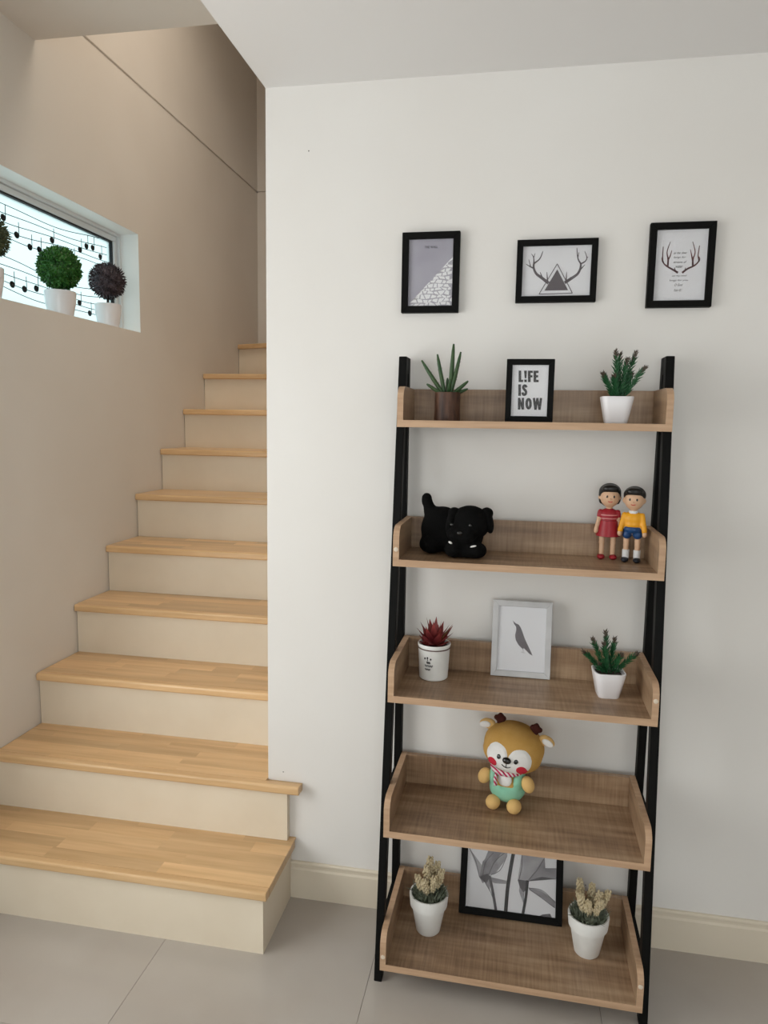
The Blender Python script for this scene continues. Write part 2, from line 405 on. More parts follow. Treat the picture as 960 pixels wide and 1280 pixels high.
# winder tread turning right at the top
z10 = 1.994
def wind(y): return y
wp = [(X0, 2.168), (X0, YB-0.001), (1.2, YB-0.001), (1.2, 1.72), (0.05, 1.82)]
obj('tread', prism(new(), wp, 2, z10-TH, z10), TREAD, st, bevel=0.003)
wr = [(X0, 2.168+0.02), (0.05, 1.82+0.02), (0.05, 1.82+0.035), (X0, 2.168+0.035)]
obj('riser', prism(new(), wr, 2, TZ[9], z10-TH), CREAM, st)

# ------------------------------------------------------------------ ladder shelf
SX = 0.7728; STH = -0.0116; W = 0.6752; TP = 0.016
DEP = [0.2252, 0.2488, 0.2874, 0.3154, 0.3342]; ZL = [1.5194, 1.1565, 0.7991, 0.4355, 0.0628]; PH = 0.1056; BT = 0.018
sh = thing('ladder_shelf', 'tall five-tier ladder shelf with brown wooden trays and black metal legs', 'shelf', (SX, 0, 0), STH)
LW = 0.022; LX = W/2
def leg_y(z): return -0.303 + (z/1.712)*(0.303-0.086)   # front face of the slanted leg
for s in (-1, 1):
    xa, xb = sorted((s*LX, s*(LX+LW)))
    xa += 0.0003 if s > 0 else 0; xb -= 0.0003 if s < 0 else 0
    prf = [(leg_y(0), 0), (leg_y(0)+0.032, 0), (leg_y(1.712)+0.032, 1.712), (leg_y(1.712), 1.712)]
    obj('front_leg', prism(new(), prf, 0, xa, xb), BLACK, sh, bevel=0.002)
    obj('rear_leg', mk(xa, xb, -0.046, -0.017, 0, 1.712), BLACK, sh, bevel=0.002)
    obj('top_bracket', mk(xa+0.001, xb-0.001, leg_y(1.712)+0.032, -0.046, 1.667, 1.711), BLACK, sh)
    for k in range(5):
        yz = leg_y(ZL[k]+0.055)+0.03
        obj('side_bar', mk(xa+0.002, xb-0.002, yz, -0.046, ZL[k]+0.045, ZL[k]+0.065), BLACK, sh)
def rounded_side(d):
    r = 0.034; z1 = PH; pts = [(-d, 0), (-d, z1-r)]
    for q in range(1, 6):
        a = q/6*PI/2; pts.append((-d + r*(1-math.cos(a)), z1-r + r*math.sin(a)))
    return pts + [(-d+r, z1), (-0.028, z1), (-0.028, 0)]
caps = {(1, -1): 0.045, (2, 1): 0.065, (4, -1): 0.040, (4, 1): 0.072}
for k in range(5):
    d, z = DEP[k], ZL[k]; hx = W/2
    bd = new(); box(bd, -hx+TP, hx-TP, -d+0.0012, -0.0455, 0, BT)
    b_ = obj('shelf_board', bd, WX, sh); b_.location = (0, 0, z)
    obj('edge_band', mk(-hx+TP, hx-TP, -d, -d+0.0012, 0, BT), EDGE, b_)
    obj('back_panel', mk(-hx+TP, hx-TP, -0.045, -0.028, 0, PH), WX, b_, bevel=0.001)
    for s in (-1, 1):
        xa, xb = sorted((s*(hx-TP), s*hx))
        bm = prism(new(), rounded_side(d), 0, xa, xb)
        for f in bm.faces:
            n = f.normal if f.normal.length else None
            f.normal_update()
            if abs(f.normal.x) < 0.5: f.material_index = 1
        p_ = obj('side_panel', bm, [WY, EDGE], b_)
        if (k, s) in caps:
            c_ = obj('screw_cap', lathe(new(), [(0.006, -0.0003), (0.006, 0.001), (0.004, 0.0018)], 12), CAPM, b_, smooth='auto')
            c_.location = ((xa+xb)/2, -d, caps[(k, s)]); c_.rotation_euler = (PI/2, 0, 0)
ZT = [z+BT for z in ZL]

# ------------------------------------------------------------------ pictures
def homog(src, dst):
    """projective map from 4 photo-crop points to print coordinates"""
    A = []; Bv = []
    for (x, y), (u, v) in zip(src, dst):
        A.append([x, y, 1, 0, 0, 0, -u*x, -u*y]); Bv.append(u)
        A.append([0, 0, 0, x, y, 1, -v*x, -v*y]); Bv.append(v)
    n = 8; Mx = [r[:] + [b] for r, b in zip(A, Bv)]
    for i in range(n):
        p = max(range(i, n), key=lambda r: abs(Mx[r][i])); Mx[i], Mx[p] = Mx[p], Mx[i]
        for r in range(n):
            if r != i:
                f = Mx[r][i]/Mx[i][i]
                for c in range(i, n+1): Mx[r][c] -= f*Mx[i][c]
    h = [Mx[i][n]/Mx[i][i] for i in range(n)]
    def F(x, y):
        q = h[6]*x + h[7]*y + 1
        return ((h[0]*x+h[1]*y+h[2])/q, (h[3]*x+h[4]*y+h[5])/q)
    return F
UNIT = [(0, 1), (1, 1), (1, 0), (0, 0)]   # tl, tr, br, bl
def picture(name, label, cat, w_, h_, fr, dep, fm, pm, loc, tilt=0.0, rz=0.0, group=None, stand=False, mat_inset=0.0):
    t = thing(name, label, cat, loc, rz, group); t.rotation_euler = (-tilt, 0, rz)
    bm = new(); hw = w_/2
    o_ = [(-hw, 0), (hw, 0), (hw, h_), (-hw, h_)]; i_ = [(-hw+fr, fr), (hw-fr, fr), (hw-fr, h_-fr), (-hw+fr, h_-fr)]
    for a in range(4):
        b = (a+1) % 4; prism(bm, [o_[a], o_[b], i_[b], i_[a]], 1, -dep, 0)
    obj('frame', bm, fm, t, bevel=0.0012)
    obj('backing', mk(-hw+fr*0.9, hw-fr*0.9, -dep*0.40, -0.0005, fr*0.9, h_-fr*0.9), BFRAME, t)
    pr = obj('print', mk(-hw+fr*0.95, hw-fr*0.95, -dep*0.55, -dep*0.42, fr*0.95, h_-fr*0.95), pm, t)
    obj('glazing', mk(-hw+fr*0.98, hw-fr*0.98, -dep*0.80, -dep*0.76, fr*0.98, h_-fr*0.98), GLAZE, t)
    yp = -dep*0.55 - 0.0002
    iw, ih = w_-2*fr, h_-2*fr
    def loc2(u, v): return (-iw/2 + u*iw, fr + v*ih)
    return t, pr, yp, loc2, iw, ih
def flat(bm, pts, y, mi=0):
    f = bm.faces.new([bm.verts.new((x, y, z)) for x, z in pts]); f.material_index = mi
    bm.normal_update()
    if f.normal.y > 0: f.normal_flip()
def plate(name, polys, y, m, parent, th=0.0003):
    bm = new()
    for p in polys: prism(bm, p, 1, y-th, y)
    return obj(name, bm, m, parent)
def stroke(pts, ws):
    """polyline with widths -> quads"""
    out = []
    n = len(pts)
    if isinstance(ws, (int, float)): ws = [ws]*n
    off = []
    for i in range(n):
        a = Vector(pts[max(i-1, 0)]); b = Vector(pts[min(i+1, n-1)]); d = (b-a); d = d.normalized() if d.length else Vector((1, 0))
        off.append((Vector((-d.y, d.x)), Vector(pts[i])))
    for i in range(n-1):
        (n0_, p0), (n1_, p1) = off[i], off[i+1]
        out.append([tuple(p0+n0_*ws[i]/2), tuple(p1+n1_*ws[i+1]/2), tuple(p1-n1_*ws[i+1]/2), tuple(p0-n0_*ws[i]/2)])
    return out
def smoothline(pts, k=5):
    out = []
    for i in range(len(pts)-1):
        p0, p1, p2, p3 = pts[max(i-1, 0)], pts[i], pts[i+1], pts[min(i+2, len(pts)-1)]
        for s in range(k):
            t = s/k
            out.append(tuple(0.5*(2*p1[c] + (p2[c]-p0[c])*t + (2*p0[c]-5*p1[c]+4*p2[c]-p3[c])*t*t + (3*p1[c]-p0[c]-3*p2[c]+p3[c])*t**3) for c in (0, 1)))
    return out + [tuple(pts[-1])]
def text(name, s, x0, x1, z0, z1, y, m, parent, bold=0.0, keep=False, shear=0.0):
    cu = bpy.data.curves.new('t', 'FONT'); cu.body = s; cu.size = 1; cu.align_x = 'LEFT'; cu.offset = bold; cu.shear = shear; cu.space_character = 1.0 + bold*2.6; cu.resolution_u = 3
    to = bpy.data.objects.new('t', cu); COL.objects.link(to)
    dg = bpy.context.evaluated_depsgraph_get(); me = bpy.data.meshes.new_from_object(to.evaluated_get(dg))
    bpy.data.objects.remove(to); bpy.data.curves.remove(cu)
    xs = [v.co.x for v in me.vertices]; zs_ = [v.co.y for v in me.vertices]
    sx = (x1-x0)/(max(xs)-min(xs)); sz = (z1-z0)/(max(zs_)-min(zs_))
    if keep: sx = sz = min(sx, sz)
    mx, mz = min(xs), min(zs_)
    ox = x0 + ((x1-x0) - (max(xs)-mx)*sx)/2
    for v in me.vertices: v.co = (ox + (v.co.x-mx)*sx, y, z0 + (v.co.y-mz)*sz)
    me.name = name; me.materials.clear(); me.materials.append(m)
    return link(name, me, parent)
WG = 'framed prints hung on the wall above the shelf'
# --- stones print
t, pr, yp, L, iw, ih = picture('picture_frame', 'black framed print of white stones under a grey diagonal, on wall', 'picture', 0.161, 0.218, 0.0185, 0.019, BFRAME, PAPERG, (0.4855, -0.0005, 1.8385), 0, 0, WG)
F = homog([(203, 180), (742, 162), (712, 985), (180, 990)], UNIT)
C1 = lambda x, y: L(*F(x, y))
rng = random.Random(5); polys = []
def diag(u): return 0.025 + 0.715*u       # stone field below this height
NR, NC = 14, 8
def jit(i, j): q = random.Random(i*97+j*13+5); return ((j + q.uniform(-0.36, 0.36) + (0.5 if i % 2 else 0))/NC, (i + q.uniform(-0.38, 0.38))/ (NR/0.80))
for i in range(NR):
    for j in range(-1, NC):
        q = [jit(i, j), jit(i, j+1), jit(i+1, j+1), jit(i+1, j)]
        if i % 2: q = [jit(i, j), jit(i, j+1), (jit(i+1, j+1)[0]+0.5/NC, jit(i+1, j+1)[1]), (jit(i+1, j)[0]+0.5/NC, jit(i+1, j)[1])]
        else: q = [jit(i, j), jit(i, j+1), (jit(i+1, j+1)[0]-0.5/NC, jit(i+1, j+1)[1]), (jit(i+1, j)[0]-0.5/NC, jit(i+1, j)[1])]
        cu_ = sum(p[0] for p in q)/4; cv_ = sum(p[1] for p in q)/4
        q = [(cu_ + (p[0]-cu_)*0.80, cv_ + (p[1]-cv_)*0.78) for p in q]
        if not (0.02 < cu_ < 0.99 and 0.01 < cv_ and min(p[1]-diag(p[0]) for p in q) < -0.02): continue
        q = [(min(max(p[0], 0.005), 0.995), min(max(p[1], 0.005), diag(min(p[0], 1))-0.004)) for p in q]
        polys.append([L(*p) for p in q])
plate('stone_field', [[L(0, 0.03), L(0, 0), L(1, 0), L(1, 0.74)]], yp, mat('stone_grey', (0.40, 0.39, 0.44), 0.8), pr, 0.0001)
plate('stone_motif', polys, yp-0.0001, INKW, pr)
x0, z0 = C1(388, 285); x1, z1 = C1(548, 250); text('lettering', 'THE WALL', x0, x1, z0, z1, yp-0.0002, INK, pr, 0.02)
# --- antler and triangle print
t, pr, yp, L, iw, ih = picture('picture_frame', 'landscape black framed print of antlers over a grey triangle, on wall', 'picture', 0.213, 0.165, 0.0165, 0.019, BFRAME, PAPER, (0.828, -0.0005, 1.8625), 0, 0, WG)
F = homog([(172, 210), (812, 195), (790, 650), (155, 662)], UNIT); C2 = lambda p: L(*F(*p))
polys = []; k_ = iw/640
def br(pts, w0, w1):
    s = smoothline([C2(p) for p in pts]); n = len(s)
    polys.extend(stroke(s, [(w0 + (w1-w0)*i/(n-1))*k_ for i in range(n)]))
br([(410, 540), (350, 495), (295, 455), (270, 405), (270, 362)], 30, 16); br([(270, 362), (325, 320), (355, 252)], 16, 6)
br([(270, 405), (235, 390), (195, 366)], 16, 4); br([(240, 390), (222, 325)], 10, 4); br([(270, 362), (268, 310), (248, 275)], 14, 4); br([(268, 310), (282, 270)], 9, 4)
br([(352, 495), (330, 440)], 16, 4); br([(400, 525), (393, 438)], 16, 4)
br([(560, 535), (620, 497), (680, 455), (705, 405), (710, 365)], 30, 16); br([(710, 365), (682, 315), (672, 222)], 16, 6); br([(710, 365), (750, 342), (765, 308), (745, 252)], 14, 5)
br([(704, 418), (748, 372)], 14, 4); br([(572, 528), (578, 436)], 16, 4); br([(600, 510), (612, 484)], 12, 4); br([(765, 312), (778, 302)], 8, 4); br([(682, 305), (692, 262)], 9, 4)
plate('antler_motif', polys, yp, INKG, pr)
o3 = [(490, 365), (320, 638), (632, 628)]; polys = []
for a in range(3): polys += stroke([C2(o3[a]), C2(o3[(a+1) % 3])], 7*k_)
plate('triangle_outline', polys, yp-0.0003, INKG, pr); plate('triangle', [[C2(p) for p in ((490, 415), (370, 607), (592, 602))]], yp-0.0003, INKG, pr)
# --- antlers with verse print
t, pr, yp, L, iw, ih = picture('picture_frame', 'black framed print of reddish antlers around handwritten verse, on wall', 'picture', 0.163, 0.216, 0.0175, 0.019, BFRAME, PAPER, (1.146, -0.0005, 1.845), 0, 0, WG)
F = homog([(238, 195), (806, 178), (745, 955), (185, 965)], UNIT); C2 = lambda p: L(*F(*p))
polys = []; k_ = iw/565
br([(462, 657), (415, 628), (350, 592), (308, 555), (295, 500), (303, 375)], 24, 8); br([(350, 592), (355, 510), (345, 430), (382, 320)], 22, 5); br([(355, 520), (380, 470), (397, 412)], 18, 4); br([(432, 630), (425, 600)], 12, 5)
br([(300, 545), (290, 505), (296, 480)], 20, 8)
br([(508, 657), (570, 612), (640, 580), (690, 530), (684, 470), (701, 362)], 24, 8); br([(625, 585), (628, 510), (652, 430), (626, 318)], 22, 5); br([(625, 525), (612, 460), (600, 402)], 18, 4); br([(540, 630), (545, 600)], 12, 5)
br([(690, 535), (700, 505), (690, 480)], 20, 8)
plate('antler_motif', polys, yp, INKR, pr)
for s, cx_, cy_, wd in (('as the deer', 492, 440, 150), ('longs for', 485, 490, 138), ('streams of', 485, 540, 148), ('water', 478, 590, 80), ('so my soul', 478, 690, 165), ('longs for you', 470, 740, 210), ('O God', 468, 788, 92), ('Psalm 42:1', 460, 846, 88)):
    a = C2((cx_-wd/2, cy_+14)); b = C2((cx_+wd/2, cy_-14)); text('verse_line', s, a[0], b[0], a[1], b[1], yp-0.0002, INK, pr, 0.0, shear=0.35)
# --- LIFE IS NOW
t, pr, yp, L, iw, ih = picture('picture_frame', 'small black frame with bold LIFE IS NOW lettering on top shelf', 'picture frame', 0.1215, 0.161, 0.0150, 0.014, BFRAME, PAPER, (0.768, -0.145, ZT[0]), 0.03)
F = homog([(275, 250), (660, 250), (625, 795), (258, 795)], UNIT)
C2 = lambda p: L(*F(*p))
def rect(x0, x1, y0, y1): return [C2((x0, y0)), C2((x1, y0)), C2((x1, y1)), C2((x0, y1))]
def bars(*a): return [rect(*r) for r in a]
def bold(pts, wd): return stroke([C2(p) for p in pts], wd*iw/375)
oval = [(442+20*math.cos(q*PI/12)*(1 if abs(math.cos(q*PI/12)) > 0.5 else 1), 666+47*math.sin(q*PI/12)) for q in range(25)]
ess = smoothline([(421, 494), (412, 478), (398, 475), (388, 490), (392, 508), (405, 522), (415, 540), (413, 562), (400, 572), (386, 568), (379, 548)], 3)
for nm, pl in (('L', bars((338, 366, 312, 437), (366, 386, 412, 437))), ('!', [[C2(p) for p in ((396, 312), (427, 312), (420, 396), (403, 396))]] + bars((398, 425, 409, 437))),
               ('F', bars((437, 465, 312, 437), (465, 489, 312, 337), (465, 485, 362, 386))), ('E', bars((496, 524, 312, 437), (524, 549, 312, 337), (524, 545, 362, 386), (524, 549, 412, 437))),
               ('I', bars((335, 363, 462, 585))), ('S', bold(ess, 26)),
               ('N', bars((331, 357, 605, 728), (371, 395, 605, 728)) + [[C2(p) for p in ((331, 605), (355, 605), (395, 728), (371, 728))]]), ('O', bold(oval, 27)),
               ('W', bold([(497, 605), (513, 728)], 25) + bold([(513, 728), (533, 605)], 22) + bold([(533, 605), (553, 728)], 22) + bold([(553, 728), (571, 605)], 25))):
    plate('letter', pl, yp-0.0002, INK, pr)
obj('stand', prism(new(), [(0.0, 0.10), (0.004, 0.10), (0.050, 0.007), (0.046, 0.004)], 0, -0.015, 0.015), BFRAME, t)
# --- silver frame with bird
t, pr, yp, L, iw, ih = picture('picture_frame', 'silver frame with a dark bird silhouette print on middle shelf', 'picture frame', 0.166, 0.216, 0.0165, 0.014, SILVER, PAPER, (0.7755, -0.0585, ZT[2]), 0.145, 0.0)
F = homog([(230, 180), (785, 205), (775, 955), (210, 940)], UNIT); C2 = lambda p: L(*F(*p))
bird = [(395, 352), (430, 385), (470, 402), (495, 440), (515, 490), (540, 560), (600, 680), (637, 758), (605, 742), (530, 672), (522, 688), (470, 640), (437, 585), (425, 530), (440, 460), (436, 425), (412, 392)]
bb = new(); flat(bb, [C2(p) for p in bird], yp-0.0002); bmesh.ops.triangulate(bb, faces=bb.faces); obj('bird_silhouette', bb, INKG, pr)
plate('bird_legs', stroke([C2((523, 680)), C2((527, 722))], 0.0009) + stroke([C2((500, 722)), C2((545, 728))], 0.0009), yp, INKG, pr)
# --- large tulip print
t, pr, yp, L, iw, ih = picture('picture_frame', 'large black frame with grey see-through tulip print on bottom shelf', 'picture frame', 0.300, 0.222, 0.0195, 0.016, BFRAME, PAPER, (0.7745, -0.0760, ZT[4]), 0.315, 0.0)
vt = 0.90
F = homog([(145, 90), (808, 165), (800, 600), (122, 500)], [(0, vt), (1, vt), (1, 0), (0, 0)]); C2 = lambda p: L(*F(*p))
def P_(name, pts, m, lay):
    bm = new(); flat(bm, [C2(p) for p in pts], yp-0.0002-0.0001*lay); bmesh.ops.triangulate(bm, faces=bm.faces); obj(name, bm, m, pr)
P_('petal', [(150, 95), (300, 290), (270, 345), (225, 300), (190, 190)], G1, 0)
P_('petal', [(225, 300), (250, 190), (330, 112), (425, 118), (380, 180), (300, 285), (250, 345)], G2, 1)
P_('petal', [(300, 285), (340, 280), (410, 190), (440, 120), (380, 140)], G1, 2)
P_('petal', [(240, 290), (290, 275), (305, 300), (275, 345), (225, 300)], G3, 3)
P_('petal', [(310, 300), (440, 330), (430, 350), (340, 345), (310, 330), (300, 400), (270, 345)], G1, 0)
P_('petal', [(260, 190), (330, 20), (440, -40), (460, 100), (425, 118), (330, 112)], G2, 0)
P_('petal', [(510, 330), (540, 140), (720, 155), (590, 330)], G1, 1)
P_('petal', [(590, 325), (715, 160), (720, 240), (805, 240), (805, 318), (600, 328)], G2, 2)
P_('petal', [(590, 330), (690, 300), (805, 318), (600, 332)], G3, 3)
P_('petal', [(590, 375), (690, 400), (800, 478), (797, 525), (700, 452), (600, 395)], G2, 2)
P_('petal', [(510, 318), (592, 330), (585, 385), (555, 412), (525, 370)], G3, 3)
P_('petal', [(525, 370), (555, 412), (555, 500), (520, 400)], G1, 1)
P_('petal', [(540, 145), (560, 0), (700, -30), (800, 160), (715, 160)], G2, 0)
P_('petal', [(660, 592), (700, 572), (760, 568), (775, 598), (720, 592)], G3, 2)
vn = []
for pts in (((295, 280), (340, 190), (420, 125)), ((250, 290), (270, 200), (330, 130)), ((225, 300), (200, 190), (155, 100)), ((310, 285), (380, 250), (430, 150)), ((590, 325), (660, 250), (715, 165)), ((595, 330), (700, 320), (803, 318)), ((520, 320), (540, 240), (545, 150)), ((595, 380), (700, 400), (800, 490)), ((270, 345), (305, 400), (320, 440)), ((560, 410), (555, 440), (556, 480)), ((600, 390), (690, 450), (797, 527))):
    vn += stroke(smoothline([C2(p) for p in pts]), 0.0016)
plate('petal_vein', vn, yp-0.0006, G3, pr)
plate('stem', stroke(smoothline([C2((300, 290)), C2((325, 410)), C2((347, 536))]), 0.008), yp-0.0006, G3, pr)
plate('stem', stroke(smoothline([C2((586, 325)), C2((572, 450)), C2((550, 566))]), 0.008), yp-0.0006, INK, pr)
plate('stem', stroke(smoothline([C2((500, 30)), C2((465, 200)), C2((435, 380)), C2((420, 548))]), 0.0105), yp-0.0006, INK, pr)

# ------------------------------------------------------------------ potted plants
def needle(bm, p, d, ln, w_, mi):
    """slim four-sided needle leaf"""
    d = d.normalized(); a = d.cross(Vector((0.3, 0.5, 0.81))).normalized(); b = d.cross(a)
    m_ = p + d*ln*0.45
    v0 = bm.verts.new(p); v1 = bm.verts.new(p+d*ln); r_ = [bm.verts.new(m_ + (a*math.cos(q) + b*math.sin(q))*w_) for q in (0, 2.1, 4.2)]
    for k in range(3):
        bm.faces.new((v0, r_[k], r_[(k+1) % 3])).material_index = mi; bm.faces.new((v1, r_[(k+1) % 3], r_[k])).material_index = mi
def spray(parent, rng, tip, base, n=72, ln=0.019, w_=0.0021):
    """one branch of an artificial rosemary: stem with needles, browner at the tip"""
    bm = new(); base = Vector(base); tip = Vector(tip); mid = (base+tip)/2 + Vector((0, 0, 0.008))
    P = [base.lerp(mid, s/4).lerp(mid.lerp(tip, s/4), s/4) for s in range(5)]
    tube(bm, P, [0.0018, 0.0017, 0.0015, 0.0013, 0.0009], 5)
    for k in range(n):
        s = 0.10 + 0.90*k/(n-1); q = min(int(s*4), 3); p = P[q].lerp(P[q+1], s*4-q); ax = (P[q+1]-P[q]).normalized()
        a = k*2.4; e = Vector((math.cos(a), math.sin(a), 0)); e = (e - ax*e.dot(ax)).normalized()
        needle(bm, p, ax*rng.uniform(1.1, 1.9) + e, ln*(1.0 if s < 0.8 else 0.7)*rng.uniform(0.8, 1.15), w_, 1 if s > rng.uniform(0.76, 0.92) else 0)
    return obj('branch', bm, [GREEN, GTIP], parent)
def square_pot(parent, rt_, rb, h_):
    lathe_p = [(rb*0.94, 0), (rb, 0.003), (rb+(rt_-rb)*0.5, h_*0.5), (rt_, h_-0.002), (rt_-0.0008, h_), (rt_-0.004, h_), (rt_-0.0055, h_-0.012)]
    obj('pot', lathe(new(), lathe_p, 40, sq=5.0), WPOT, parent, smooth='auto')
    obj('soil', lathe(new(), [(rt_-0.007, h_-0.016), (rt_-0.007, h_-0.010), (0.01, h_-0.008)], 40, sq=5.0), SOIL, parent)
def rosemary(label, loc, rz, tips, rt_, rb, h_, seed):
    t = thing('potted_plant', label, 'potted plant', loc, rz); rng = random.Random(seed); square_pot(t, rt_, rb, h_)
    for tx, ty, tz in tips: spray(t, rng, (tx, ty, tz), (tx*0.18, ty*0.18, h_-0.012))
    return t
rosemary('artificial rosemary in white square pot on top shelf beside lettered frame', (0.985, -0.155, ZT[0]), 0.0,
         [(-0.008, 0.0, 0.178), (0.004, 0.012, 0.172), (0.040, 0.005, 0.176), (0.062, -0.004, 0.138), (-0.036, -0.004, 0.122), (0.018, -0.012, 0.158), (-0.012, -0.020, 0.115), (0.035, 0.02, 0.125)], 0.0395, 0.0275, 0.067, 11)
rosemary('artificial rosemary in white square pot beside the silver bird frame', (1.004, -0.150, ZT[2]), 0.10,
         [(-0.010, 0.012, 0.168), (-0.044, 0.005, 0.150), (-0.068, -0.008, 0.118), (0.070, -0.002, 0.118), (0.012, 0.004, 0.152), (0.028, -0.010, 0.115), (-0.018, -0.010, 0.142), (-0.030, -0.03, 0.095)], 0.041, 0.028, 0.070, 12)
# aloe in log pot
t = thing('potted_plant', 'spiky artificial aloe in brown log pot on the top shelf', 'potted plant', (0.556, -0.155, ZT[0]))
obj('log_pot', lathe(new(), [(0.0340, 0), (0.0350, 0.004), (0.0335, 0.03), (0.0340, 0.06), (0.0335, 0.074), (0.029, 0.0745), (0.027, 0.066)], 26), BARK, t, smooth='auto')
obj('soil', lathe(new(), [(0.0275, 0.060), (0.0275, 0.068), (0.008, 0.070)], 18), SOIL, t)
def aloe_leaf(a, ln, lean, r0, seed):
    bm = new(); n = 7; pts = []; rad = []
    dx, dy = math.cos(a), math.sin(a)
    for k in range(n+1):
        s = k/n; out = lean*ln*(s**0.9); z = 0.066 + ln*math.sqrt(max(0.03, 1-lean*lean))*s
        pts.append((dx*(0.006+out), dy*(0.006+out), z)); rad.append(r0*(0.85+0.35*math.sin(PI*min(s*1.3, 1))*0.6)*(1 if s < 0.82 else (1-(s-0.82)*2.9)))
    tube(bm, pts, rad, 8, flat=0.75)
    rng = random.Random(seed)
    for k in range(16):
        s = 0.1+0.8*k/16; q = int(s*n); p = Vector(pts[q]).lerp(Vector(pts[min(q+1, n)]), s*n-q); e = Vector((rng.uniform(-1, 1), rng.uniform(-1, 1), 0.3)).normalized()
        needle(bm, p+e*rad[q]*0.7, e, 0.0035, 0.0008, 1)
    obj('leaf', bm, [ALOE, GTIP], t, smooth=True)
for k, (a, ln, lean, r0) in enumerate(((PI, 0.112, 0.58, 0.0070), (PI*0.97, 0.110, 0.22, 0.0068), (0.3, 0.134, 0.05, 0.0078), (0.05, 0.116, 0.22, 0.0068), (PI*1.05, 0.058, 0.86, 0.0066), (-0.25, 0.062, 0.80, 0.0066), (0.1, 0.050, 0.93, 0.0062), (-1.3, 0.05, 0.6, 0.005), (1.7, 0.06, 0.6, 0.005))): aloe_leaf(a, ln, lean, r0, k)
# red succulent in a white mug-like pot
t = thing('potted_plant', 'dark red succulent in white printed cup on middle shelf', 'potted plant', (0.534, -0.118, ZT[2])); t.scale = (1.07, 1.07, 1.03)
obj('cup', lathe(new(), [(0.034, 0), (0.0375, 0.003), (0.039, 0.03), (0.0415, 0.088), (0.0435, 0.096), (0.0425, 0.099), (0.039, 0.098), (0.037, 0.086)], 36), WCLAY, t, smooth='auto')
obj('rim_line', lathe(new(), [(0.0405, 0.0855), (0.0426, 0.0855), (0.0428, 0.0885), (0.0405, 0.0885)], 36), mat('rim_brown', (0.10, 0.045, 0.035), 0.5), t)
obj('soil', lathe(new(), [(0.0370, 0.080), (0.0370, 0.088), (0.010, 0.090)], 24), mat('dark_red_soil', (0.035, 0.010, 0.012), 0.9), t)
pb = new()
def cup_pt(u, z): a = -PI/2 - 0.22 + u/0.041; r_ = 0.0392 + (z-0.03)*0.043 + 0.0006; return Vector((r_*math.cos(a), r_*math.sin(a), z))
for u, z in ((-0.011, 0.064), (-0.004, 0.066), (0.005, 0.063)):
    p = cup_pt(u, z); ell(pb, p, (0.0022, 0.001, 0.0028), seg=8, ring=6)
def scrib(us, zc, amp, fr): tube(pb, [cup_pt(us[0] + (us[1]-us[0])*k/24, zc + amp*math.sin(k*fr)) for k in range(25)], 0.0006, 4)
scrib((-0.006, 0.004), 0.053, 0.0032, 1.3); scrib((-0.011, 0.011), 0.044, 0.0035, 1.7); scrib((-0.011, 0.004), 0.034, 0.0025, 1.1); tube(pb, [cup_pt(-0.004, 0.065), cup_pt(-0.003, 0.057)], 0.0007, 4)
obj('printed_scribble', pb, INK, t)
def suc_leaf(a, ln, el, wd, m):
    bm = new(); n = 6; d = Vector((math.cos(a)*math.cos(el), math.sin(a)*math.cos(el), math.sin(el))); sd = Vector((-math.sin(a), math.cos(a), 0)); nn = sd.cross(d)
    prof = (0.45, 0.8, 1.0, 0.95, 0.66, 0.30, 0.02); R_ = []
    for k in range(n+1):
        s = k/n; c = Vector((0, 0, 0.088)) + d*(0.006+ln*s) + Vector((0, 0, 0.010*s*s)); q = wd*prof[k]
        R_.append([bm.verts.new(c + sd*q), bm.verts.new(c - nn*q*0.32), bm.verts.new(c - sd*q), bm.verts.new(c + nn*q*0.10)])
    for A, Bv in zip(R_, R_[1:]):
        for k in range(4): bm.faces.new((A[k], A[(k+1) % 4], Bv[(k+1) % 4], Bv[k]))
    bm.faces.new(R_[0]); bm.faces.new(R_[-1])
    obj('leaf', bm, m, t)
rng = random.Random(4)
for rg, (n, el, ln, wd) in enumerate(((7, 0.25, 0.046, 0.0105), (7, 0.62, 0.060, 0.0125), (6, 0.98, 0.060, 0.0125), (4, 1.32, 0.062, 0.0105))):
    for k in range(n):
        a = 2*PI*k/n + rg*0.5 + rng.uniform(-0.1, 0.1)
        suc_leaf(a, ln*rng.uniform(0.9, 1.08), el + rng.uniform(-0.08, 0.08), wd, RED)
suc_leaf(0.1, 0.066, 0.85, 0.0115, REDY)
suc_leaf(-1.25, 0.040, -0.55, 0.005, RED)
